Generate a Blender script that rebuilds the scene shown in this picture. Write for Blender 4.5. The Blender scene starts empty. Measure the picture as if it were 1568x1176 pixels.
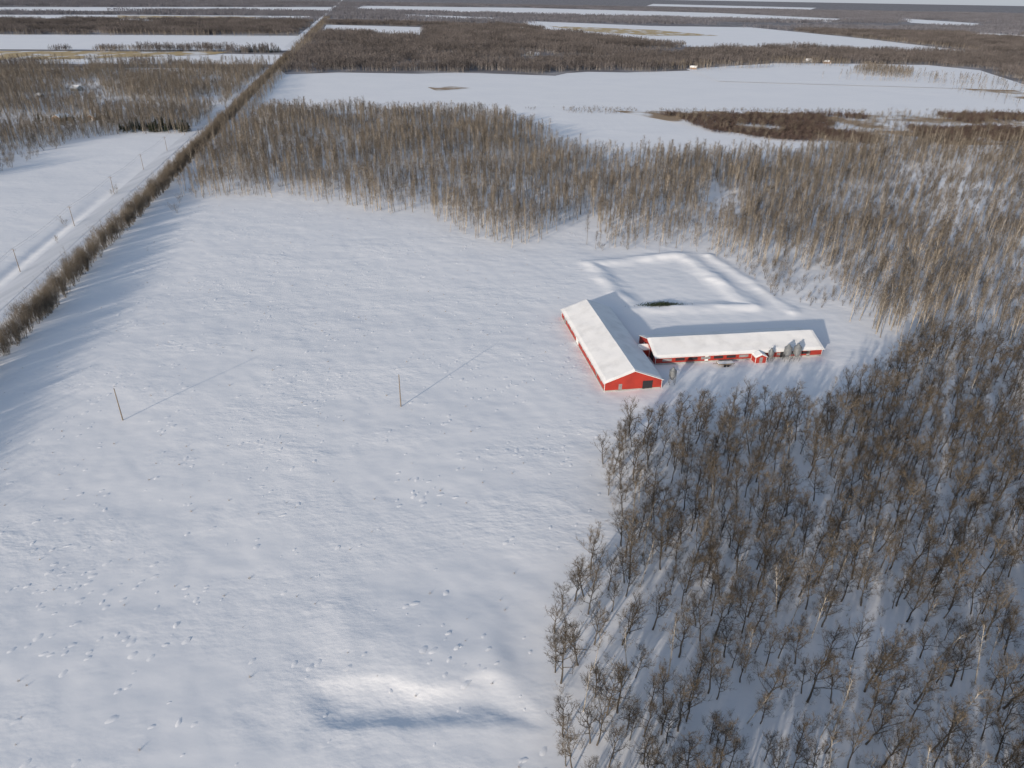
import bpy, math, random, time
import numpy as np
from mathutils import Vector, Matrix
T0=time.time()
random.seed(7); rng=np.random.default_rng(11)
S=bpy.context.scene
S.view_settings.view_transform='Standard'; S.view_settings.look='None'; S.view_settings.exposure=0
# ---------------------------------------------------------------- camera, image pixel to ground projection
W,H,F=1568.,1176.,1100.
P=math.radians(28.4); R=math.radians(1.0); CH=100.0
fw=Vector((0,math.cos(P),-math.sin(P))); rt=Vector((1,0,0)); up=Vector((0,math.sin(P),math.cos(P)))
rt2=rt*math.cos(R)+up*math.sin(R); up2=-rt*math.sin(R)+up*math.cos(R)
cam=bpy.data.cameras.new('camera'); co=bpy.data.objects.new('camera',cam); S.collection.objects.link(co)
cam.sensor_width=36; cam.lens=36*F/W; cam.clip_end=150000; cam.clip_start=1
M=Matrix((( rt2.x,up2.x,-fw.x,0),(rt2.y,up2.y,-fw.y,0),(rt2.z,up2.z,-fw.z,CH),(0,0,0,1)))
co.matrix_world=M; S.camera=co
def G(px,py,z=0.0):
    """image pixel cast through the camera -> ground coordinate (metres)"""
    d=fw+rt2*((px-W/2)/F)-up2*((py-H/2)/F)
    if d.z>-0.004: d.z=-0.004
    t=(CH-z)/-d.z
    return (d.x*t,d.y*t)
def GP(l): return np.array([G(*p) for p in l])
# ---------------------------------------------------------------- light
SAZ=math.radians(31); SEL=math.radians(11.8)
sd=Vector((math.sin(SAZ)*math.cos(SEL),math.cos(SAZ)*math.cos(SEL),-math.sin(SEL)))
sl=bpy.data.lights.new('sun','SUN'); sl.energy=4.2; sl.angle=math.radians(1.0); sl.color=(1.0,0.88,0.74)
so=bpy.data.objects.new('sun',sl); S.collection.objects.link(so); so.rotation_euler=sd.to_track_quat('-Z','Y').to_euler()
so.location=(-50,-80,200)
w=bpy.data.worlds.new('World'); S.world=w; w.use_nodes=True
nt=w.node_tree; bg=nt.nodes['Background']; sk=nt.nodes.new('ShaderNodeTexSky'); sk.sky_type='NISHITA'; sk.sun_disc=False
sk.sun_elevation=SEL; sk.sun_rotation=math.radians(180+31); sk.air_density=1.0; sk.dust_density=2.0; sk.ozone_density=2.5; sk.altitude=0
bg.inputs[1].default_value=0.15
# haze colour mixed into the sky: pale horizon, veil overhead added as ambient fill
tc=nt.nodes.new('ShaderNodeTexCoord'); sx_=nt.nodes.new('ShaderNodeSeparateXYZ'); nt.links.new(tc.outputs['Generated'],sx_.inputs[0])
hz=nt.nodes.new('ShaderNodeMapRange'); hz.inputs['From Min'].default_value=0.0; hz.inputs['From Max'].default_value=0.3; hz.inputs['To Min'].default_value=0.85; hz.inputs['To Max'].default_value=0.20; hz.interpolation_type='SMOOTHSTEP'
nt.links.new(sx_.outputs[2],hz.inputs['Value'])
mxw=nt.nodes.new('ShaderNodeMix'); mxw.data_type='RGBA'; nt.links.new(hz.outputs[0],mxw.inputs[0]); nt.links.new(sk.outputs[0],mxw.inputs[6]); mxw.inputs[7].default_value=(3.45,3.7,4.1,1)
nt.links.new(mxw.outputs[2],bg.inputs[0])
# ---------------------------------------------------------------- materials
def mat(name,c1,c2=None,scale=1.0,rough=0.85,bump=0.0,bdist=0.1,rnd=0.0,detail=4,stretch=None,bscale=None,lo=0.35,hi=0.65,spec=0.2,metal=0):
    m=bpy.data.materials.new(name); m.use_nodes=True; n=m.node_tree.nodes; l=m.node_tree.links
    b=n['Principled BSDF']; b.inputs['Roughness'].default_value=rough; b.inputs['Specular IOR Level'].default_value=spec
    b.inputs['Metallic'].default_value=metal
    geo=n.new('ShaderNodeNewGeometry'); src=geo.outputs['Position']
    if stretch:
        mp=n.new('ShaderNodeMapping'); mp.inputs['Rotation'].default_value=stretch[0]; mp.inputs['Scale'].default_value=stretch[1]
        l.new(src,mp.inputs['Vector']); src=mp.outputs['Vector']
    col=None
    if c2 is not None:
        tx=n.new('ShaderNodeTexNoise'); tx.inputs['Scale'].default_value=scale; tx.inputs['Detail'].default_value=detail
        l.new(src,tx.inputs['Vector'])
        mr=n.new('ShaderNodeMapRange'); mr.inputs['From Min'].default_value=lo; mr.inputs['From Max'].default_value=hi
        l.new(tx.outputs['Fac'],mr.inputs['Value'])
        mx=n.new('ShaderNodeMix'); mx.data_type='RGBA'; mx.inputs[6].default_value=(*c1,1); mx.inputs[7].default_value=(*c2,1)
        l.new(mr.outputs[0],mx.inputs[0]); col=mx.outputs[2]
    if rnd>0:
        oi=n.new('ShaderNodeObjectInfo'); m2=n.new('ShaderNodeMapRange'); m2.inputs['To Min'].default_value=1-rnd; m2.inputs['To Max'].default_value=1+rnd
        l.new(oi.outputs['Random'],m2.inputs['Value'])
        hs=n.new('ShaderNodeHueSaturation'); l.new(m2.outputs[0],hs.inputs['Value'])
        if col is None: hs.inputs['Color'].default_value=(*c1,1)
        else: l.new(col,hs.inputs['Color'])
        col=hs.outputs[0]
    if col is None: b.inputs['Base Color'].default_value=(*c1,1)
    else: l.new(col,b.inputs['Base Color'])
    if bump>0:
        t2=n.new('ShaderNodeTexNoise'); t2.inputs['Scale'].default_value=bscale or scale*3; t2.inputs['Detail'].default_value=5
        l.new(src,t2.inputs['Vector']); bp=n.new('ShaderNodeBump'); bp.inputs['Strength'].default_value=bump; bp.inputs['Distance'].default_value=bdist
        l.new(t2.outputs['Fac'],bp.inputs['Height']); l.new(bp.outputs[0],b.inputs['Normal'])
    return m
def snow_mat(name,base=(0.93,0.93,0.94),bs=0.6):
    m=bpy.data.materials.new(name); m.use_nodes=True; n=m.node_tree.nodes; l=m.node_tree.links
    b=n['Principled BSDF']; b.inputs['Roughness'].default_value=0.75; b.inputs['Specular IOR Level'].default_value=0.15
    geo=n.new('ShaderNodeNewGeometry')
    def noise(vec,sc,de):
        q=n.new('ShaderNodeTexNoise'); q.inputs['Scale'].default_value=sc; q.inputs['Detail'].default_value=de; l.new(vec,q.inputs['Vector']); return q.outputs['Fac']
    def mth(op,a,b_):
        x=n.new('ShaderNodeMath'); x.operation=op
        for i,v in enumerate((a,b_)):
            if isinstance(v,(int,float)): x.inputs[i].default_value=v
            else: l.new(v,x.inputs[i])
        return x.outputs[0]
    t=noise(geo.outputs['Position'],0.02,5)
    mx=n.new('ShaderNodeMix'); mx.data_type='RGBA'; mx.inputs[6].default_value=(base[0]*.90,base[1]*.91,base[2]*.93,1); mx.inputs[7].default_value=(*base,1)
    l.new(t,mx.inputs[0]); l.new(mx.outputs[2],b.inputs['Base Color'])
    mp=n.new('ShaderNodeMapping'); mp.inputs['Rotation'].default_value=(0,0,-0.6); mp.inputs['Scale'].default_value=(0.6,1.0,1)
    l.new(geo.outputs['Position'],mp.inputs['Vector']); v=mp.outputs[0]
    # mask: patches of rough wind crust against smooth drifts
    mr=n.new('ShaderNodeMapRange'); mr.inputs['From Min'].default_value=.44; mr.inputs['From Max'].default_value=.64; l.new(noise(v,0.045,3),mr.inputs['Value'])
    rough=mth('MULTIPLY',mth('ADD',mth('MULTIPLY',noise(v,0.55,2),0.22),mth('MULTIPLY',noise(v,1.5,2),0.07)),mth('ADD',mth('MULTIPLY',mr.outputs[0],1.0),.15))
    hsum=mth('ADD',mth('ADD',mth('MULTIPLY',noise(v,0.07,2),0.55),mth('MULTIPLY',noise(v,0.22,2),0.17)),rough)
    bp=n.new('ShaderNodeBump'); bp.inputs['Strength'].default_value=bs; bp.inputs['Distance'].default_value=1.0
    l.new(hsum,bp.inputs['Height']); l.new(bp.outputs[0],b.inputs['Normal'])
    return m
M_snow=snow_mat('snow')
M_clean=mat('roof_snow',(0.90,0.89,0.88),(0.74,0.73,0.72),0.25,0.7,0.3,0.08,bscale=1.2,lo=.45,hi=.8)
M_road=mat('packed_snow_road',(0.86,0.86,0.88),(0.72,0.73,0.75),0.05,0.7,stretch=((0,0,-0.203),(6,0.4,1)))
M_oakb=mat('oak_bark',(0.100,0.088,0.075),rnd=0.35); M_oakt=mat('oak_twigs',(0.115,0.093,0.069),rnd=0.35)
M_popb=mat('poplar_bark',(0.30,0.265,0.22),rnd=0.5); M_popt=mat('poplar_twigs',(0.130,0.108,0.088),rnd=0.35)
M_birch=mat('birch_bark',(0.55,0.51,0.45),(0.35,0.31,0.26),3.0)
M_shb=mat('shrub_bark',(0.165,0.138,0.108),rnd=0.3); M_red=mat('willow_twigs',(0.10,0.073,0.065),rnd=0.3)
M_far=mat('haze_tinted_far_twigs',(0.118,0.104,0.102),rnd=0.3); M_farb=mat('haze_tinted_far_bark',(0.20,0.185,0.178),rnd=0.2)  # distance haze painted into the base colours: greyer than the nearer trees
M_vfar=mat('haze_tinted_far_woodland',(0.17,0.17,0.195),rnd=0.2)  # bluish grey base colour stands in for atmospheric haze
M_floor=mat('woodland_floor',(0.19,0.18,0.188),(0.5,0.49,0.51),0.012,lo=0.5,hi=0.8)  # floor with snow noise; paler greyed tone paints in distance haze
M_needle=mat('spruce_needles',(0.035,0.05,0.03),rnd=0.2)
M_straw=mat('dry_grass',(0.50,0.38,0.21),(0.80,0.80,0.80),0.03,lo=0.50,hi=0.62,stretch=((0,0,-.2),(1,.5,1)))
M_marsh=mat('marsh_grass',(0.34,0.25,0.17),(0.86,0.87,0.89),0.018,lo=0.46,hi=0.56,detail=7)
M_tuft=mat('grass_tuft',(0.32,0.26,0.19))
# ---------------------------------------------------------------- mesh helpers
class MB:
    def __init__(s): s.v=[];s.f=[];s.m=[]
    def tube(s,p0,p1,r0,r1,n=3,m=0):
        d=(p1-p0)
        if d.length<1e-5: return
        d.normalize(); a=d.cross(Vector((0.3,0.9,0.2)));
        if a.length<0.05: a=d.cross(Vector((1,0,0)))
        a.normalize(); b=d.cross(a); i=len(s.v)
        for p,r in ((p0,r0),(p1,r1)):
            for k in range(n):
                t=2*math.pi*k/n; s.v.append(tuple(p+(a*math.cos(t)+b*math.sin(t))*r))
        for k in range(n):
            k2=(k+1)%n; s.f.append((i+k,i+k2,i+n+k2,i+n+k)); s.m.append(m)
    def blade(s,p0,p1,wd,m=1):
        d=p1-p0; a=d.cross(Vector((random.gauss(0,1),random.gauss(0,1),random.gauss(0,1))))
        if a.length<1e-6: return
        a.normalize(); a*=wd/2; i=len(s.v); s.v+= [tuple(p0-a),tuple(p0+a),tuple(p1)]; s.f.append((i,i+1,i+2)); s.m.append(m)
    def obj(s,name,mats,link=True,smooth=False):
        me=bpy.data.meshes.new(name); me.from_pydata(s.v,[],s.f); me.update()
        for x in mats: me.materials.append(x)
        me.polygons.foreach_set('material_index',s.m)
        if smooth: me.polygons.foreach_set('use_smooth',[True]*len(s.f))
        o=bpy.data.objects.new(name,me)
        if link: S.collection.objects.link(o)
        return o
def rv(): return Vector((random.uniform(-1,1),random.uniform(-1,1),random.uniform(-1,1)))
def branchy(mb,p,d,L,r,depth,kids,tw,twl,tww,upb=0.35):
    """recursive limb: curved segments, children along, twigs at the last level"""
    if depth<=0:
        e=p+(d+Vector((0,0,upb*.3))).normalized()*L; mb.blade(p,e,max(2.2*r,tww*1.3),1)
        for k in range(tw):
            b=p.lerp(e,random.uniform(0.15,1)); x=(d*0.8+rv()*0.9+Vector((0,0,upb))).normalized()
            mb.blade(b,b+x*twl*random.uniform(.6,1.3),tww,1)
        return
    segs=3 if depth>=2 else 2
    pts=[p]; q=p.copy(); dd=d.copy()
    for i in range(segs):
        dd=(dd+rv()*0.28+Vector((0,0,upb*0.35))).normalized(); q=q+dd*(L/segs); pts.append(q.copy())
    for i in range(segs):
        mb.tube(pts[i],pts[i+1],r*(1-0.75*i/segs),r*(1-0.75*(i+1)/segs),3,0)
    def at(t):
        t*=segs; i=min(int(t),segs-1); return pts[i].lerp(pts[i+1],t-i)
    for k in range(kids[0]):
        t=random.uniform(0.25,1.0); b=at(t); x=(dd*0.7+rv()*0.95+Vector((0,0,upb))).normalized()
        branchy(mb,b,x,L*random.uniform(.38,.55),r*0.45,depth-1,kids[1:] or [0],tw,twl,tww,upb)
def tree_oak(mats,Ht,nl=10,lean=0.06):
    mb=MB(); pts=[Vector((0,0,-0.3))]; q=pts[0].copy(); n=6; ln=rv()*lean
    for i in range(n):
        q=q+Vector((ln.x+random.uniform(-.09,.09),ln.y+random.uniform(-.09,.09),1)).normalized()*(Ht*0.8/n); pts.append(q.copy())
    r0=Ht*0.0150
    for i in range(n): mb.tube(pts[i],pts[i+1],r0*(1-.8*i/n),r0*(1-.8*(i+1)/n),5,0)
    for k in range(nl):
        t=0.36+0.64*(k/(nl-1)); tt=t*n; i=min(int(tt),n-1); b=pts[i].lerp(pts[i+1],min(tt-i,1)); a=k*2.4+random.uniform(-.6,.6)
        el=math.radians(random.uniform(20,48)+32*t*t)
        d=Vector((math.cos(a)*math.cos(el),math.sin(a)*math.cos(el),math.sin(el)))
        L=Ht*(0.39-0.16*t)*random.uniform(.75,1.25)
        branchy(mb,b,d,L,r0*0.48,2,[5,3],5,0.85,0.034,0.38)
    return mb.obj('t',mats,False)
def tree_pop(mats,Ht,nl=22,low=.42):
    mb=MB(); pts=[Vector((0,0,-0.3))]; q=pts[0].copy(); n=6; ln=rv()*0.05
    for i in range(n):
        q=q+Vector((ln.x+random.uniform(-.03,.03),ln.y+random.uniform(-.03,.03),1)).normalized()*(Ht*0.97/n); pts.append(q.copy())
    r0=Ht*0.0105
    for i in range(n): mb.tube(pts[i],pts[i+1],r0*(1-.8*i/n),r0*(1-.8*(i+1)/n),4,0)
    for k in range(nl):
        t=low+(1-low)*(k/(nl-1))**0.9; tt=t*n; i=min(int(tt),n-1); b=pts[i].lerp(pts[i+1],min(tt-i,1)); a=k*2.4+random.uniform(-.5,.5)
        el=math.radians(random.uniform(30,60)+12*t)
        d=Vector((math.cos(a)*math.cos(el),math.sin(a)*math.cos(el),math.sin(el)))
        L=Ht*(0.17-0.08*(t-low)/(1-low))*random.uniform(.5,1.4)
        branchy(mb,b,d,L,r0*0.30,1,[5],3,0.9,0.042,0.5)
    return mb.obj('t',mats,False)
def shrub(mats,Ht,stems=6,spread=0.3,tw=4,tww=0.035):
    mb=MB()
    for k in range(stems):
        a=random.uniform(0,6.28); d=Vector((math.cos(a)*spread,math.sin(a)*spread,1)).normalized()
        p=Vector((random.uniform(-.5,.5),random.uniform(-.5,.5),-.1))*min(1,Ht/4)
        branchy(mb,p,d,Ht*random.uniform(.65,1.0),Ht*0.008,2,[6,3],tw,Ht*0.1,tww,0.5)
    return mb.obj('t',mats,False)
def patch(mats,size,n,Ht,crown,tw,tww,name='t'):
    mb=MB()
    for k in range(n):
        p=Vector((random.uniform(-.5,.5)*size,random.uniform(-.5,.5)*size,0)); h=Ht*random.uniform(.55,1.2)
        mb.blade(p,p+Vector((random.uniform(-.4,.4),random.uniform(-.4,.4),h)),tww*1.3,0)
        for j in range(crown):
            z=random.uniform(.35,.92); a=random.uniform(0,6.28); b=p+Vector((0,0,h*z)); l=h*0.2*(1.25-z)*1.3
            mb.blade(b,b+Vector((math.cos(a)*l,math.sin(a)*l,l*random.uniform(.7,1.6))),tw,1)
    return mb.obj(name,mats,False)
def spruce(mats,Ht):
    mb=MB(); mb.tube(Vector((0,0,-.2)),Vector((0,0,Ht)),Ht*.016,0.02,5,0)
    for k in range(int(Ht*22)):
        t=random.random()**0.8; z=Ht*(0.06+.92*t); a=random.uniform(0,6.28); l=Ht*0.24*(1-t)+.15
        b=Vector((0,0,z)); e=b+Vector((math.cos(a)*l,math.sin(a)*l,-l*.25))
        mb.tube(b,e,.03,.01,3,0)
        for j in range(6):
            c=b.lerp(e,random.uniform(.2,1)); mb.blade(c,c+rv()*.35*min(1,l)+Vector((0,0,-.1)),.28,1)
    return mb.obj('t',mats,False)
def coll(name,objs):
    c=bpy.data.collections.new(name)
    for i,o in enumerate(objs): o.name=f'{name}_{i:02d}'; c.objects.link(o)
    return c
def scatter(name,pts,c,nvar,smin,smax,xy=(1,1),rotz=True,tilt=0.04,zs=None,fixed=None):
    pts=np.asarray(pts,dtype=np.float32); N=len(pts)
    if N==0: return
    if pts.shape[1]==2: pts=np.column_stack([pts,hgt(pts[:,0],pts[:,1])]).astype(np.float32)
    me=bpy.data.meshes.new(name); me.vertices.add(N); me.vertices.foreach_set('co',pts.ravel())
    r=np.zeros((N,3),np.float32); r[:,0]=rng.normal(0,tilt,N); r[:,1]=rng.normal(0,tilt,N); r[:,2]=rng.uniform(0,6.283,N) if rotz else (fixed or 0)+rng.normal(0,.25,N)
    s=rng.uniform(smin,smax,N).astype(np.float32); sx=s*rng.uniform(xy[0],xy[1],N); sc=np.column_stack([sx,sx,s if zs is None else s*zs]).astype(np.float32)
    a=me.attributes.new('rot','FLOAT_VECTOR','POINT'); a.data.foreach_set('vector',r.ravel())
    a=me.attributes.new('scl','FLOAT_VECTOR','POINT'); a.data.foreach_set('vector',sc.ravel())
    a=me.attributes.new('idx','INT','POINT'); a.data.foreach_set('value',rng.integers(0,nvar,N).astype(np.int32))
    o=bpy.data.objects.new(name,me); S.collection.objects.link(o)
    g=bpy.data.node_groups.new('scatter_'+name,'GeometryNodeTree')
    g.interface.new_socket('Geometry',in_out='INPUT',socket_type='NodeSocketGeometry'); g.interface.new_socket('Geometry',in_out='OUTPUT',socket_type='NodeSocketGeometry')
    gi=g.nodes.new('NodeGroupInput'); go=g.nodes.new('NodeGroupOutput'); ip=g.nodes.new('GeometryNodeInstanceOnPoints')
    ci=g.nodes.new('GeometryNodeCollectionInfo'); ci.inputs['Collection'].default_value=c; ci.inputs['Separate Children'].default_value=True; ci.inputs['Reset Children'].default_value=True
    def na(nm,dt):
        x=g.nodes.new('GeometryNodeInputNamedAttribute'); x.data_type=dt; x.inputs['Name'].default_value=nm; return x.outputs['Attribute']
    g.links.new(gi.outputs[0],ip.inputs['Points']); g.links.new(ci.outputs[0],ip.inputs['Instance']); ip.inputs['Pick Instance'].default_value=True
    g.links.new(na('idx','INT'),ip.inputs['Instance Index']); g.links.new(na('rot','FLOAT_VECTOR'),ip.inputs['Rotation']); g.links.new(na('scl','FLOAT_VECTOR'),ip.inputs['Scale'])
    g.links.new(ip.outputs[0],go.inputs[0])
    md=o.modifiers.new('scatter','NODES'); md.node_group=g
    print(name,N); return o
# ---------------------------------------------------------------- numpy noise / polygons
NT=rng.random((256,256))
def vn(x,y,s):
    x=np.asarray(x)/s+1000.3; y=np.asarray(y)/s+1000.7; xi=np.floor(x).astype(int); yi=np.floor(y).astype(int); fx=x-xi; fy=y-yi
    fx=fx*fx*(3-2*fx); fy=fy*fy*(3-2*fy); a=NT[xi&255,yi&255]; b=NT[(xi+1)&255,yi&255]; c=NT[xi&255,(yi+1)&255]; d=NT[(xi+1)&255,(yi+1)&255]
    return (a*(1-fx)+b*fx)*(1-fy)+(c*(1-fx)+d*fx)*fy
def inpoly(x,y,p):
    r=np.zeros(len(x),bool); n=len(p); j=n-1
    for i in range(n):
        xi,yi=p[i]; xj,yj=p[j]
        if yi!=yj:
            r^=((yi>y)!=(yj>y))&(x<(xj-xi)*(y-yi)/(yj-yi)+xi)
        j=i
    return r
def segd(x,y,a,b):
    ax,ay=a; bx,by=b; dx,dy=bx-ax,by-ay; t=np.clip(((x-ax)*dx+(y-ay)*dy)/(dx*dx+dy*dy),0,1)
    return np.hypot(x-(ax+t*dx),y-(ay+t*dy))
def fill(poly,sp,jit=0.45):
    x0,y0=poly.min(0); x1,y1=poly.max(0); gx,gy=np.meshgrid(np.arange(x0,x1,sp),np.arange(y0,y1,sp))
    x=gx.ravel()+rng.uniform(-jit,jit,gx.size)*sp; y=gy.ravel()+rng.uniform(-jit,jit,gx.size)*sp
    k=inpoly(x,y,poly); return x[k],y[k]
# ---------------------------------------------------------------- terrain
RX=lambda y:-186-0.206*(y-242)          # road centre line
lag=[G(903,403),G(1048,390),G(1152,470),G(968,474)]
berm2=[G(1085,392),G(1150,432),G(1215,478)]
pitc=(-14.5,79.5)
def hgt(x,y):
    x=np.asarray(x,float); y=np.asarray(y,float)
    rd=np.abs(x-RX(y)); near=np.clip(1-(np.hypot(x,y)-450)/500,0,1)
    msk=np.clip((rd-7)/12,0,1)*near
    h=(vn(x,y,60)-.5)*0.7+(vn(x+99,y,19)-.5)*0.24+(vn(x,y+50,6)-.5)*0.11+(vn(x+31,y+50,2.6)-.5)*0.09
    h=h*msk
    h+= -0.5*np.exp(-((rd-9)/2.5)**2)*near
    # lagoon embankment
    d=np.min([segd(x,y,lag[i],lag[(i+1)%4]) for i in range(4)],axis=0)+(vn(x,y,4)-.5)*1.8
    ins=inpoly(x.ravel(),y.ravel(),lag).reshape(x.shape)
    br=1.0*np.exp(-(d/3.6)**2)*(0.4+1.0*vn(x,y,9)); br+= -0.35*ins*np.clip(d/5-.5,0,1)
    h+=br
    d2=np.min([segd(x,y,berm2[i],berm2[i+1]) for i in range(2)],axis=0); h+=0.7*np.exp(-((d2+(vn(x,y,3)-.5)*1.2)/2.6)**2)*(0.4+1.0*vn(x,y,6))
    # dugout
    u=(x-pitc[0])+(vn(x,y,7)-.5)*5+(y-79)*.2; v=(y-pitc[1])+(vn(x,y,10)-.5)*3.0+(vn(x,y,3)-.5)*1.0
    prof=np.interp(v,[-11,-7.4,-5.0,-3.0,-1.0,.6,1.5,4.5,8,22],[0,.05,-.52,-.60,-.40,-.05,.25,.40,.45,0])
    e=np.clip((19.5-np.abs(u))/np.where(u>0,6.5,9.0),0,1); e=e*e*(3-2*e); h=h+prof*e
    return h
def geo(a,b,s0,g):
    out=[a];s=s0
    while out[-1]<b: out.append(out[-1]+s); s*=g
    return out
st=0.75
fx=list(np.arange(-215,165,st)); xs=[-t for t in geo(215+st,60000,1.5,1.14)][::-1]+fx+geo(165+st,60000,1.5,1.14)
fy=list(np.arange(45,330,st)); ys=[-v+45 for v in geo(st,60000,2,1.25)][::-1]+fy+geo(330+st,60000,1.2,1.05)
X,Y=np.meshgrid(np.array(xs),np.array(ys)); Z=hgt(X,Y)
ny,nx=X.shape; me=bpy.data.meshes.new('ground'); me.vertices.add(nx*ny); me.vertices.foreach_set('co',np.column_stack([X.ravel(),Y.ravel(),Z.ravel()]).astype(np.float32).ravel())
ii=np.arange((nx-1)*(ny-1)); r_=ii//(nx-1); c_=ii%(nx-1); b0=r_*nx+c_; q=np.column_stack([b0,b0+1,b0+nx+1,b0+nx]).astype(np.int32)
me.loops.add(q.size); me.loops.foreach_set('vertex_index',q.ravel()); me.polygons.add(len(q)); me.polygons.foreach_set('loop_start',np.arange(0,q.size,4,dtype=np.int32)); me.polygons.foreach_set('loop_total',np.full(len(q),4,np.int32))
me.polygons.foreach_set('use_smooth',np.ones(len(q),bool)); me.update(calc_edges=True); me.validate(); me.materials.append(M_snow)
S.collection.objects.link(bpy.data.objects.new('snowy_ground',me)); print('ground',nx,ny,time.time()-T0)
def sheet(name,poly,z,m):
    p=[(float(a),float(b),z) for a,b in poly]
    from mathutils.geometry import tessellate_polygon
    tri=tessellate_polygon([[Vector(v) for v in p]]); me2=bpy.data.meshes.new(name); me2.from_pydata(p,[],[tuple(t) for t in tri]); me2.materials.append(m)
    o=bpy.data.objects.new(name,me2); S.collection.objects.link(o); return o
def ribbon(name,cl,wd,z,m,cross=None):
    v=[];f=[]
    for (x,y) in cl: v+=[(x-wd/2,y,z),(x+wd/2,y,z)]
    for i in range(len(cl)-1): f.append((2*i,2*i+1,2*i+3,2*i+2))
    me=bpy.data.meshes.new(name); me.from_pydata(v,[],f); me.materials.append(m); o=bpy.data.objects.new(name,me); S.collection.objects.link(o); return o
ribbon('snow_packed_road',[(RX(y),y) for y in (-300,0,200,400,800,1600)],8.0,0.06,M_road)
ribbon('snow_packed_road',[(RX(y),y) for y in (1600,3200,7000,14000)],16.0,0.65,M_road)
# ---------------------------------------------------------------- far country: woodland with fields cut out of it
far_fields=[[(-900,100),(0,98),(423,99),(438,84),(0,78),(-900,76)],
 [(-900,76),(0,76),(445,78),(470,55),(0,53),(-900,52)],
 [(-900,32),(0,31),(440,32),(480,25),(200,23),(-900,22)],
 [(-900,17),(0,17),(505,16),(515,11),(-900,11)],
 [(500,38),(650,42),(642,54),(492,50)],
 [(800,32),(1000,40),(1150,42),(1330,60),(1495,80),(1440,84),(1300,77),(1050,72),(870,50),(812,43)],
 [(556,9),(800,12),(1100,20),(1310,30),(1280,34),(1000,27),(700,20),(540,15)],
 [(1375,28),(1500,36),(1490,41),(1395,35)],[(620,22),(780,28),(760,32),(620,27)],[(1000,6),(1250,12),(1240,15),(990,9)],
 [(1190,97),(1300,98),(1420,100),(1500,108),(1600,140),(1100,125),(1050,106)],
 [(800,80),(826,80),(826,86),(800,86)],[(1500,50),(1700,62),(1700,68),(1490,55)]]
FF=[GP(p) for p in far_fields]
woodline=[(-1500,112),(0,104),(425,104),(438,114),(520,111),(640,113),(700,111),(850,116),(868,112),(900,110),(960,111),(1060,108),(1190,104),(1300,101),(1400,105),(1500,113),(1600,138),(1900,160),(2600,200)]
wl=GP(woodline); 
far_poly=np.vstack([wl,[[60000,wl[-1][1]+300],[60000,58000],[-60000,58000],[-60000,wl[0][1]+100]]])
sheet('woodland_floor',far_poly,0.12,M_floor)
for i,p in enumerate(FF): sheet('snow_field',p,0.35 if i<1 else 0.5,M_snow)
sheet('stubble_field',GP([(-500,93),(0,93),(160,90),(330,84),(350,80),(120,79),(-500,79)]),0.9,M_straw)
sheet('stubble_field',GP([(840,40),(1000,46),(1100,55),(1000,55),(880,47)]),0.9,M_straw)
sheet('stubble_field',GP([(180,24),(400,26),(380,29),(180,29)]),1.1,M_straw)
sheet('marsh_grass',GP([(940,170),(1130,171),(1300,176),(1568,178),(1700,188),(1700,222),(1400,222),(1180,212),(1060,192)]),0.25,M_marsh)
sheet('brown_grass_patch',GP([(655,134),(690,132),(722,135),(700,137),(668,139)]),0.2,M_marsh)  # small patch of brown grass in the snow field
sheet('marsh_grass',GP([(1390,118),(1480,122),(1568,142),(1700,165),(1568,152),(1450,132)]),0.25,M_marsh)
# ---------------------------------------------------------------- vegetation prototypes
C_oak=coll('proto_oak',[tree_oak([M_oakb,M_oakt],random.uniform(9.5,12.5)) for _ in range(10)])
C_pop=coll('proto_poplar',[tree_pop([M_popb,M_popt],random.uniform(13.5,17),random.randint(17,24),random.uniform(.36,.52)) for _ in range(9)])
C_bir=coll('proto_birch',[tree_pop([M_birch,M_oakt],random.uniform(9,11),14) for _ in range(3)])
C_shr=coll('proto_shrub',[shrub([M_shb,M_shb],random.uniform(6.5,8.5)) for _ in range(5)])
C_wil=coll('proto_willow',[shrub([M_red,M_red],random.uniform(2.5,3.5),7,.5,3,.06) for _ in range(3)])
C_bru=coll('proto_brush',[shrub([M_shb,M_oakt],random.uniform(1.8,3.0),5,.5,2,.025) for _ in range(3)])
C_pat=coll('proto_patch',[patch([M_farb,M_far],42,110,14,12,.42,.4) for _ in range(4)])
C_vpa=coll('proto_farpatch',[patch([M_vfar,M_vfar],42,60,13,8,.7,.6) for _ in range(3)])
C_spr=coll('proto_spruce',[spruce([M_oakb,M_needle],random.uniform(6,9)) for _ in range(3)])
NP=9
print('protos',time.time()-T0)
def excl(x,y,polys):
    k=np.ones(len(x),bool)
    for p in polys: k&=~inpoly(x,y,p)
    return k
# near hardwood
near_poly=GP([(958,655),(1020,645),(1100,636),(1200,632),(1255,626),(1290,604),(1340,575),(1390,548),(1430,532),(1600,545),(2000,620),(2500,1500),(870,1500),(868,1300),(862,1176),(852,1100),(846,1000),(852,930),(858,890),(905,868),(945,838),(948,795),(925,745),(922,700)])
x,y=fill(near_poly,3.7); k=rng.random(len(x))<np.clip(0.32+1.1*vn(x,y,14),0,1)
x,y=x[k],y[k]; k=x<330; x,y=x[k],y[k]
b=rng.random(len(x))<0.14*(vn(x,y,25)>.5)+.03
scatter('hardwood_forest',np.column_stack([x[~b],y[~b]]),C_oak,10,.6,1.08,(.9,1.3),tilt=.07)
scatter('birch_grove',np.column_stack([x[b],y[b]]),C_bir,3,.8,1.15,(.9,1.2),tilt=.12)
x,y=fill(near_poly,4.0); k=x<250; scatter('forest_underbrush',np.column_stack([x[k],y[k]]),C_bru,3,.3,1.2)
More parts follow.
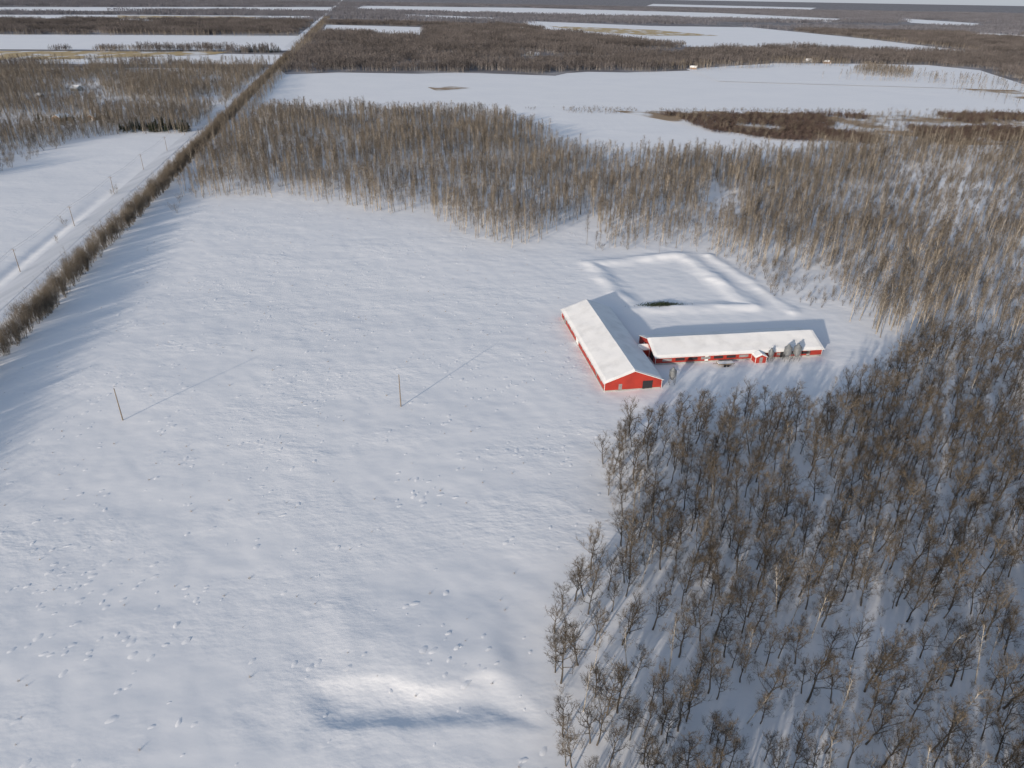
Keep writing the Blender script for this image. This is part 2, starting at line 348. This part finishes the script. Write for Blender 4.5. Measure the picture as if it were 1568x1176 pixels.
# mid poplar forest
mid_poly=GP([(280,303),(340,302),(400,300),(450,300),(510,310),(560,324),(610,327),(640,320),(690,347),(740,370),(790,384),(825,374),(850,352),(880,334),(905,332),(915,354),(912,387),(960,384),(1020,380),(1075,384),(1120,400),(1160,412),(1215,416),(1260,420),(1312,428),(1292,465),(1300,492),(1345,512),(1388,530),(1430,530),(1600,545),(2000,620),(2600,560),(2500,260),(1800,212),(1568,212),(1300,225),(1200,240),(1140,255),(1040,246),(900,246),(860,230),(800,200),(770,190),(620,178),(400,178),(330,232)])
x,y=fill(mid_poly,3.6)
clear=[GP(p) for p in ([(1075,298),(1130,293),(1135,338),(1080,338)],[(1350,262),(1450,262),(1460,290),(1370,290)],[(1190,235),(1240,232),(1230,250),(1190,250)],[(1470,300),(1540,305),(1560,330),(1480,322)],[(1270,300),(1310,300),(1320,318),(1275,318)])]
n1=vn(x,y,38); rgt=np.clip((x-140)/120,0,1)*np.clip((y-220)/120,0,1)
pk=np.clip(0.36+.95*vn(x,y,16),0,1)*(1-rgt*(0.2+.55*(n1>.5)))
k=excl(x,y,clear)&(rng.random(len(x))<pk)&(x<520)
x,y=x[k],y[k]; x+=rng.normal(0,2.0,len(x)); y+=rng.normal(0,3.2,len(x))
hsel=vn(x,y,28)+rng.normal(0,.12,len(x))
a_=hsel>.42
scatter('poplar_forest',np.column_stack([x[a_],y[a_]]),C_pop,NP,.72,1.12,(.85,1.2),tilt=.05)
scatter('young_poplar_forest',np.column_stack([x[~a_],y[~a_]]),C_pop,NP,.45,.85,(.95,1.4),tilt=.05)
x,y=fill(mid_poly,6); rgt=(x>120)&(y>220); k=(x<500)&(rng.random(len(x))<np.where(rgt,.9,.6)); scatter('forest_edge_brush',np.column_stack([x[k],y[k]]),C_bru,3,.7,1.7)
k=rgt&(x<480)&(vn(x,y,18)>.4); scatter('brushwood_thicket',np.column_stack([x[k]+2,y[k]+2]),C_shr,5,.35,.9)
x,y=fill(GP([(1110,395),(1310,425),(1290,480),(1230,470),(1170,450)]),3.6); k=rng.random(len(x))<.6; scatter('young_poplar_thicket',np.column_stack([x[k],y[k]]),C_shr,5,.25,.7)
# hedge row along road
ya=rng.uniform(-120,1350,4200); xa=RX(ya)+19+rng.uniform(-3.0,3.0,len(ya))+(vn(ya,ya*0,30)-.5)*2
k=(rng.random(len(ya))<0.6+.45*vn(ya,ya*0,12)); scatter('roadside_hedgerow',np.column_stack([xa[k],ya[k]]),C_shr,5,.5,1.05,(.7,1.0))
ya=rng.uniform(520,3500,2600); xa=RX(ya)+28+rng.uniform(-12,12,len(ya)); scatter('roadside_trees',np.column_stack([xa,ya]),C_pop,NP,.5,.85)
# left woodland
lp=GP([(-900,440),(-300,330),(0,264),(60,242),(110,214),(200,205),(285,205),(330,172),(380,130),(412,106),(0,106),(-900,112)])
x,y=fill(lp,4.2); n1=vn(x,y,45); k=(n1<.72)&(x>-1100)
cl2=[GP(p) for p in ([(100,128),(150,128),(160,150),(105,155)],[(-50,182),(130,178),(150,196),(-50,205)],[(300,150),(350,145),(330,165),(290,170)])]
k&=excl(x,y,cl2); scatter('left_woodland',np.column_stack([x[k],y[k]]),C_pop,NP,.5,.98,(1.0,1.4))
x,y=fill(lp,8); k=x>-900; scatter('left_woodland_brush',np.column_stack([x[k],y[k]]),C_shr,5,.4,.9,(1,1.4))
pts=[G(a,200+rng.uniform(-3,3)) for a in np.linspace(185,290,40)]; scatter('spruce_windbreak',pts,C_spr,3,.8,1.3,(1.1,1.4))
pts=[G(a,188+rng.uniform(-4,4)) for a in np.linspace(55,180,22)]; scatter('farmyard_spruces',pts,C_spr,3,.6,1.2)
pts=[G(a,80+rng.uniform(-1,1)) for a in np.linspace(368,430,26)]; scatter('spruce_shelterbelt',pts,C_spr,3,1,1.7)
x,y=fill(GP([(150,82),(238,82),(232,77),(160,77)]),6); scatter('field_copse',np.column_stack([x,y]),C_pop,NP,.6,.8)
x,y=fill(GP([(1300,113),(1345,118),(1392,122),(1398,114),(1330,104)]),5.0); scatter('field_copse',np.column_stack([x,y]),C_pop,NP,.6,.9,(1,1.4))
# shelter belts and yard trees in the far fields
bl=[]
for (x0,y0,x1,y1,n_) in ((0,99,425,100,260),(240,78,330,78,60),(0,54,460,56,300),(500,54,645,55,120),(815,44,1050,73,160),(1300,58,1495,80,120),(1000,27,1300,34,120),(1180,98,1300,102,90),(990,107,1180,104,120),(1250,120,1568,132,60)):
    for t in rng.random(n_): bl.append(G(x0+(x1-x0)*t,y0+(y1-y0)*t+rng.uniform(-.5,.5)))
scatter('shelter_belt',bl,C_pop,NP,.5,1.0,(1.2,1.9))
# willows in marsh
mp_=GP([(1010,176),(1300,178),(1568,176),(1750,188),(1750,240),(1568,218),(1380,226),(1200,216),(1100,205)])
x,y=fill(mp_,2.8); k=vn(x,y*.6,26)>.40; scatter('willow_scrub',np.column_stack([x[k],y[k]]),C_wil,3,.6,1.4,(1,1.3))
x,y=fill(mp_,9); scatter('marsh_saplings',np.column_stack([x,y]),C_shr,5,.4,1.0)
x,y=fill(GP([(380,165),(620,158),(960,168),(1568,170),(1568,176),(960,176),(620,168),(380,180)]),5); k=vn(x,y,20)>.55; scatter('fence_line_brush',np.column_stack([x[k],y[k]]),C_bru,3,.7,1.4)
x,y=fill(GP([(1380,112),(1500,118),(1568,140),(1568,168),(1480,150)]),12); k=rng.random(len(x))<.7; scatter('scattered_poplars',np.column_stack([x[k],y[k]]),C_pop,NP,.4,.8)
pts=[G(*p) for p in ((265,322),(275,310),(272,326),(178,296),(172,299),(88,372),(100,345))]; scatter('field_shrub',pts,C_bru,3,1.4,2.2)
# far woodland patches
gx,gy=np.meshgrid(np.arange(-4500,4500,38),np.arange(1000,3000,38)); x=gx.ravel()+rng.uniform(-9,9,gx.size); y=gy.ravel()+rng.uniform(-9,9,gx.size)
def wedge(x,y): return (np.abs(x)<y*0.95+250)&(np.abs(x-RX(y)-8)>30)
k=wedge(x,y)&inpoly(x,y,far_poly)&excl(x,y,FF)&(vn(x,y,120)<.74)
ins2=np.ones(len(x),bool)
for dx,dy in ((20,0),(-20,0),(0,20),(0,-20)): ins2&=excl(x+dx,y+dy,FF)&inpoly(x+dx,y+dy,far_poly)
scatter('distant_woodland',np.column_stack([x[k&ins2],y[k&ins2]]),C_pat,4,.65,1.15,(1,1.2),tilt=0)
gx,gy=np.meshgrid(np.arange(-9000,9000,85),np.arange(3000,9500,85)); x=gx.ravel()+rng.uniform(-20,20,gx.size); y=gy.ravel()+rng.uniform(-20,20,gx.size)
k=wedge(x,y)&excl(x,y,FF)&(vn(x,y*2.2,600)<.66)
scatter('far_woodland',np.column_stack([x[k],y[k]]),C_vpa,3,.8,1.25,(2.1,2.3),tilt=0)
# ---------------------------------------------------------------- snow lumps & tufts in field
def lump():
    mb=MB(); n=9; mb.v.append((0,0,.2))
    for ring,(rr,zz) in enumerate(((.5,.16),(.85,.05),(1.25,-.08))):
        for k in range(n):
            t=6.283*k/n; q=rr*random.uniform(.8,1.2); mb.v.append((math.cos(t)*q*.9,math.sin(t)*q*.5,zz*random.uniform(.7,1.3)))
    for k in range(n): mb.f.append((0,1+k,1+(k+1)%n)); mb.m.append(0)
    for r_ in range(2):
        for k in range(n): mb.f.append((1+r_*n+k,1+(r_+1)*n+k,1+(r_+1)*n+(k+1)%n,1+r_*n+(k+1)%n)); mb.m.append(0)
    return mb.obj('l',[M_snow],False,True)
def tuft():
    mb=MB()
    for k in range(22): a=random.uniform(0,6.28); r=random.uniform(0,.2); p=Vector((math.cos(a)*r,math.sin(a)*r,0)); mb.blade(p,p+Vector((math.cos(a)*.15,math.sin(a)*.15,random.uniform(.2,.5))),.03,0)
    return mb.obj('l',[M_tuft],False)
C_lum=coll('proto_lump',[lump() for _ in range(5)]); C_tuf=coll('proto_tuft',[tuft() for _ in range(3)])
field=GP([(-300,1300),(-100,700),(20,575),(290,310),(500,315),(620,335),(780,392),(900,345),(900,395),(870,470),(850,500),(910,610),(940,640),(905,700),(930,790),(835,860),(830,1000),(850,1300)])
x,y=fill(field,1.5,.5); d=vn(x,y,16)*.6+vn(x,y,5)*.4; k=(rng.random(len(x))<0.02+0.7*np.clip(d-.5,0,1)); x,y=x[k],y[k]
o=scatter('snow_drift_lumps',np.column_stack([x,y]),C_lum,5,.35,1.0,(.8,1.3),rotz=False,tilt=.04,zs=.45,fixed=1.0)
x,y=fill(field,4.0,.5); k=rng.random(len(x))<.10; scatter('stubble_tufts',np.column_stack([x[k],y[k]]),C_tuf,3,.4,1.1)
# ---------------------------------------------------------------- barns
M_redw=mat('red_metal_siding',(0.38,0.038,0.024),(0.30,0.032,0.022),0.4,0.5,0.25,0.03,bscale=6,spec=.4)
M_white=mat('white_trim',(0.72,0.72,0.71)); M_dark=mat('dark_opening',(0.03,0.03,0.035)); M_grey=mat('grey_curtain',(0.30,0.29,0.29),(0.2,0.19,0.2),.5)
M_glass=mat('window_glass',(0.10,0.12,0.15),rough=.15,spec=.5); M_metal=mat('galvanised_steel',(0.26,0.27,0.28),(0.19,0.2,0.21),.8,0.5,metal=.3)
M_wood=mat('weathered_pole',(0.22,0.18,0.14)); M_conc=mat('concrete',(0.4,0.39,0.38),(0.3,0.3,0.29),.7)
class FB:
    """mesh in a local frame"""
    def __init__(s,ax,ay): s.ax=Vector(ax);s.ay=Vector(ay);s.v=[];s.f=[];s.m=[]
    def p(s,x,y,z): s.v.append(tuple(s.ax*x+s.ay*y+Vector((0,0,z)))); return len(s.v)-1
    def face(s,pts,m=0): s.f.append(tuple(s.p(*q) for q in pts)); s.m.append(m)
    def box(s,x0,x1,y0,y1,z0,z1,m=0):
        i=[s.p(a,b,c) for c in (z0,z1) for a,b in ((x0,y0),(x1,y0),(x1,y1),(x0,y1))]
        for f in ((0,3,2,1),(4,5,6,7),(0,1,5,4),(1,2,6,5),(2,3,7,6),(3,0,4,7)): s.f.append(tuple(i[k] for k in f)); s.m.append(m)
    def obj(s,name,mats,parent,smooth=False):
        me=bpy.data.meshes.new(name); me.from_pydata(s.v,[],s.f)
        for x in mats: me.materials.append(x)
        me.polygons.foreach_set('material_index',s.m)
        if smooth: me.polygons.foreach_set('use_smooth',[True]*len(s.f))
        o=bpy.data.objects.new(name,me); S.collection.objects.link(o); o.parent=parent; return o
def empty(name,loc):
    e=bpy.data.objects.new(name,None); e.location=loc; S.collection.objects.link(e); return e
def gable(name,org,ax,ay,Wd,L,ev,rd,wall,ov=.45,snow=True,z0=0,items=(),gitems=(),hs=None):
    root=empty(name,(org[0],org[1],z0))
    b=FB(ax,ay)
    b.face([(0,0,-.8),(0,L,-.8),(0,L,ev),(0,0,ev)]); b.face([(Wd,0,-.8),(Wd,L,-.8),(Wd,L,ev),(Wd,0,ev)])
    for y in (0,L): b.face([(0,y,-.8),(Wd,y,-.8),(Wd,y,ev),(Wd/2,y,rd),(0,y,ev)])
    b.obj('walls',[wall],root)
    sl=(rd-ev)/(Wd/2)
    r=FB(ax,ay)
    for sgn in (0,1):
        def q(x): return x if sgn==0 else Wd-x
        x0,x1=-ov,Wd/2; za,zb=ev-ov*sl,rd
        for zo in (0.03,0.2): r.face([(q(x0),-ov,za+zo),(q(x0),L+ov,za+zo),(q(x1),L+ov,zb+zo),(q(x1),-ov,zb+zo)])
        r.face([(q(x0),-ov,za+.03),(q(x0),L+ov,za+.03),(q(x0),L+ov,za+.2),(q(x0),-ov,za+.2)])
        for y in (-ov,L+ov): r.face([(q(x0),y,za+.03),(q(x1),y,zb+.03),(q(x1),y,zb+.2),(q(x0),y,za+.2)])
    r.obj('roof',[M_white],root)
    if snow:
        s=FB(ax,ay); nxx,nyy=18,max(8,int(L/.9)); idx=[]
        for j in range(nyy+1):
            for i in range(nxx+1):
                x=-ov+.05+(Wd+2*ov-.1)*i/nxx; y=-ov+.05+(L+2*ov-.1)*j/nyy
                jx=random.uniform(0,.22) if i in (0,nxx) else 0; x+= jx if i==0 else -jx
                base=ev+sl*min(x,Wd-x)+.2
                th=(.0 if (i in(0,nxx) or j in (0,nyy)) else .13+.10*float(vn(x*3+L,y*2,7)))
                idx.append(s.p(x,y,base+th+.012))
        for j in range(nyy):
            for i in range(nxx): a=j*(nxx+1)+i; s.f.append((idx[a],idx[a+1],idx[a+nxx+2],idx[a+nxx+1])); s.m.append(0)
        s.obj('roof_snow',[M_clean],root,False)
    t=FB(ax,ay)   # side wall items: (side,y0,y1,z0,z1,mat)
    for (sd_,y0,y1,za,zb,m) in items:
        if sd_==0: t.box(-.06,-.003,y0,y1,za,zb,m)
        else: t.box(Wd+.003,Wd+.06,y0,y1,za,zb,m)
    for (sd_,x0,x1,za,zb,m) in gitems:
        if sd_==0: t.box(x0,x1,-.06,-.003,za,zb,m)
        else: t.box(x0,x1,L+.003,L+.06,za,zb,m)
    for x in (-.05,Wd-.07):
        for y in (-.05,L-.07): t.box(x,x+.12,y,y+.12,-.5,ev-.16,0)
    if t.f: t.obj('doors_windows_trim',[M_white,M_dark,M_grey,M_glass,M_conc],root)
    return root
def unit(a,b):
    v=Vector((b[0]-a[0],b[1]-a[1],0)); L=v.length; return v/L,L
A=G(925,600); C=G(860,486); ay,L1=unit(A,C); ax=Vector((ay.y,-ay.x,0)); 
zA=float(hgt(np.array([A[0]+8]),np.array([A[1]+25]))[0])+.1
its=[]
for k in range(9):
    y0=3.5+k*(L1-8)/9
    its.append((0,y0,y0+1.1,1.3,2.0,2))
its+= [(0,L1*.56,L1*.56+3.0,0,2.4,0),(0,L1*.88,L1*.88+2.6,0,2.3,2),(0,8,9.0,0,2.05,2),(0,0.1,L1-.1,-.4,.25,4)]
gi=[(0,11.4,14.4,0,2.6,1),(0,4.2,5.2,0,2.05,2),(0,.1,16.9,-.4,.22,4)]
gable('red_barn',A,ax,ay,17.2,L1,2.7,6.0,M_redw,z0=zA,items=its,gitems=gi)
D=G(1003,559); E=G(1257,545); bx,L2=unit(D,E); by=Vector((-bx.y,bx.x,0))
zD=float(hgt(np.array([D[0]+20]),np.array([D[1]+8]))[0])+.1
# long barn: frame x = across (away from viewer), y = along
it2=[(0,0.1,L2-.1,-.4,.3,4)]
for k in range(12):
    y0=2.2+k*(L2-5)/12
    if not (30<y0<36): it2.append((0,y0,y0+3.0,.85,1.75,1 if k%3 else 2))
it2+=[(0,16,17.1,0,2.0,0),(0,41,44.2,0,2.1,1),(0,50,51.1,0,2.0,2)]
gable('red_barn_long',D,by,bx,16.5,L2,2.3,4.9,M_redw,z0=zD,items=it2,gitems=[(0,2,5,0,2.4,1),(0,11,12,0,2.1,0)])
# link corridor between barns
o_=Vector((D[0],D[1],0))+by*6.0-bx*0.05
q0=Vector((A[0],A[1],0))+ax*17.3
lk=(o_-q0).dot(ax)
gable('link_passage',(o_.x,o_.y),by,-bx,3.6,max(3,lk*1.0),2.2,3.0,M_redw,z0=zD,ov=.2)
# porch on long barn
pp=Vector((D[0],D[1],0))+bx*31.5-by*2.8
gable('entry_porch',(pp.x,pp.y),bx,by,3.6,2.75,1.9,2.7,M_redw,z0=zD,ov=.25,gitems=[(0,1.3,2.3,0,1.85,2)])
def feed_bin(loc,z,h=6.2,r=1.25):
    root=empty('feed_bin',(loc[0],loc[1],z)); mb=MB()
    n=20; prof=[(.22,1.1),(r,2.5),(r,h-1.1),(.3,h-.1),(.3,h+.1),(0.01,h+.15)]
    for i,(rr,zz) in enumerate(prof):
        for k in range(n): t=6.283*k/n; mb.v.append((math.cos(t)*rr,math.sin(t)*rr,zz))
    for i in range(len(prof)-1):
        for k in range(n): mb.f.append((i*n+k,i*n+(k+1)%n,(i+1)*n+(k+1)%n,(i+1)*n+k)); mb.m.append(0)
    for zz in (2.5,3.4,4.3,h-1.1):
        for k in range(n):
            a=6.283*k/n;b_=6.283*(k+1)/n; mb.tube(Vector((math.cos(a)*r*1.01,math.sin(a)*r*1.01,zz)),Vector((math.cos(b_)*r*1.01,math.sin(b_)*r*1.01,zz)),.04,.04,4,0)
    o=mb.obj('hopper',[M_metal]); o.parent=root
    lg=MB()
    for k in range(4):
        a=.785+k*1.571; p=Vector((math.cos(a)*r,math.sin(a)*r,0)); lg.tube(p+Vector((0,0,-.5)),p+Vector((0,0,3.2)),.07,.07,4,0)
        a2=a+1.571; p2=Vector((math.cos(a2)*r,math.sin(a2)*r,0)); lg.tube(p+Vector((0,0,.3)),p2+Vector((0,0,2.3)),.03,.03,3,0)
    p=Vector((r+.12,0,0)); 
    for s_ in (-.2,.2): lg.tube(p+Vector((0,s_,0)),p+Vector((0,s_,h-.9)),.03,.03,3,0)
    for k in range(int((h-1.2)/.36)): lg.tube(p+Vector((0,-.2,.4+k*.36)),p+Vector((0,.2,.4+k*.36)),.02,.02,3,0)
    o=lg.obj('legs_ladder',[M_metal]); o.parent=root
for off in (42.0,45.2): q=Vector((D[0],D[1],0))+bx*off-by*2.3; feed_bin((q.x,q.y),zD,5.6,1.15)
q=Vector((D[0],D[1],0))+bx*36.8-by*1.8; feed_bin((q.x,q.y),zD,4.2,.8)
feed_bin(G(1028,588),zD,5.2,1.0)
# snow covered flat trailer in yard
tl=G(1110,560); root=empty('flatbed_trailer',(tl[0],tl[1],float(hgt(np.array([tl[0]]),np.array([tl[1]]))[0])))
f=FB(bx,by); f.box(-2.6,2.6,-1,1,.75,.9,0); f.box(-2.6,2.6,-1.05,-1.0,.9,1.1,0); f.box(-2.6,2.6,1.0,1.05,.9,1.1,0); f.box(-4.0,-2.6,-.06,.06,.72,.84,0); f.obj('bed',[M_wood],root)
f=FB(bx,by); f.box(-2.5,2.5,-.93,.93,.905,1.06,0); f.obj('snow_load',[M_clean],root)
mb=MB()
for sx in (-.5,.5):
    for sy in (-1.15,1.15):
        c=bx*(sx*1.1)+by*sy+Vector((0,0,.38)); mb.tube(c-by*.12,c+by*.12,.38,.38,14,0)
        mb.tube(c-by*.125,c-by*.12,.0,.38,14,0)
o=mb.obj('wheels',[M_dark]); o.parent=root
# green brush pile by the lagoon
mb=MB(); c0=G(1013,470)
for k in range(1500):
    u=random.gauss(0,3.6); v=random.gauss(0,.8); z=.1+random.uniform(0,.9)*max(0,1-abs(u)/6); p=Vector((u,v,z)); mb.blade(p,p+rv()*.8,.18,0)
o=mb.obj('evergreen_brush_pile',[M_needle]); o.location=(c0[0],c0[1],float(hgt(np.array([c0[0]]),np.array([c0[1]]))[0])); o.rotation_euler=(0,0,.1)
# ---------------------------------------------------------------- utility poles
def pole(loc,h=9.2,arm=True,ang=0.0):
    z=float(hgt(np.array([loc[0]]),np.array([loc[1]]))[0]); root=empty('utility_pole',(loc[0],loc[1],z))
    mb=MB(); mb.tube(Vector((0,0,-.5)),Vector((0,0,h)),.17,.11,10,0); o=mb.obj('post',[M_wood]); o.parent=root
    a=MB(); d=Vector((math.cos(ang),math.sin(ang),0))
    if arm:
        a.tube(Vector((0,0,h-.5))-d*1.1,Vector((0,0,h-.5))+d*1.1,.07,.07,4,0)
    ins=[-1,0,1] if arm else [0]
    for s_ in ins:
        b_=Vector((0,0,h-.45 if s_ else h))+d*s_; a.tube(b_,b_+Vector((0,0,.22)),.06,.04,6,0)
    o=a.obj('crossarm_insulators',[M_wood]); o.parent=root
    return Vector((loc[0],loc[1],z+h))
def wires(name,tops,offs):
    mb=MB()
    for i in range(len(tops)-1):
        for of in offs:
            a=tops[i]+of; b_=tops[i+1]+of; N=8
            for k in range(N):
                t0,t1=k/N,(k+1)/N; p=a.lerp(b_,t0)-Vector((0,0,4*t0*(1-t0)*.9)); q=a.lerp(b_,t1)-Vector((0,0,4*t1*(1-t1)*.9)); mb.tube(p,q,.012,.012,3,0)
    mb.obj(name,[M_dark])
rp=[G(31,416),G(114,346),G(175,297),G(220,260),G(256,231),G(283,207)]
for k in range(1,9): rp.append((RX(rp[5][1]+75*k)-13,rp[5][1]+75*k))
rp=[(rp[0][0]+.2*75,rp[0][1]-75)]+rp
tops=[pole(p,9.5,True,-.2) for p in rp]
wires('roadside_power_line',tops,[Vector((-1,0.2,-.2)),Vector((1,-.2,-.2)),Vector((0,0,.2))])
f1=G(188,643); f2=G(614,624)
tp=[pole(f1,9.5,False),pole(f2,9.8,False)]
# ---------------------------------------------------------------- distant farmsteads
M_bl=mat('pale_siding',(0.42,0.41,0.38)); M_br=mat('brown_siding',(0.25,0.17,0.12)); M_bg=mat('grey_siding',(0.3,0.31,0.33))
def house(name,px,py,Wd,L,ev,rd,m,ang=-.2,z0=0):
    g=G(px,py); ay=Vector((math.sin(-ang),math.cos(ang),0)).normalized(); ax=Vector((ay.y,-ay.x,0))
    gable(name,g,ax,ay,Wd,L,ev,rd,m,z0=z0,items=[(0,1.5,2.6,.9,2.1,3),(0,L-3,L-1.9,.9,2.1,3)],gitems=[(0,Wd*.2,Wd*.2+1.2,.9,2.1,3),(0,Wd*.6,Wd*.6+1,0,2.1,0)])
house('farmhouse',80,186,9,12,2.9,5.4,M_br); house('garage',134,184,7,9,2.6,4.4,M_br); house('shed',62,150,5,7,2.4,3.8,M_bg,1.2)
house('farmhouse',118,140,10,9,3,5.6,M_bl,1.3)
house('farmhouse',1238,96,9,12,3,6,M_bg,.3,.4); house('farm_shed',1268,98,8,12,3,5,M_br,.4,.4)
house('farm_shed',1066,107,8,10,3,5,M_br,1.2,.4)
house('farmhouse',798,46,16,20,5,8,M_bg,.6,.5)
house('farmhouse',812,86,10,14,4,7,M_bl,.6,.4)
x,y=fill(GP([(1040,112),(1200,104),(1290,104),(1300,98),(1200,90),(1150,100),(1040,106)]),8); k=vn(x,y,30)>.5; scatter('farmyard_trees',np.column_stack([x[k],y[k]]),C_pop,NP,.4,.8)
print('done',time.time()-T0)
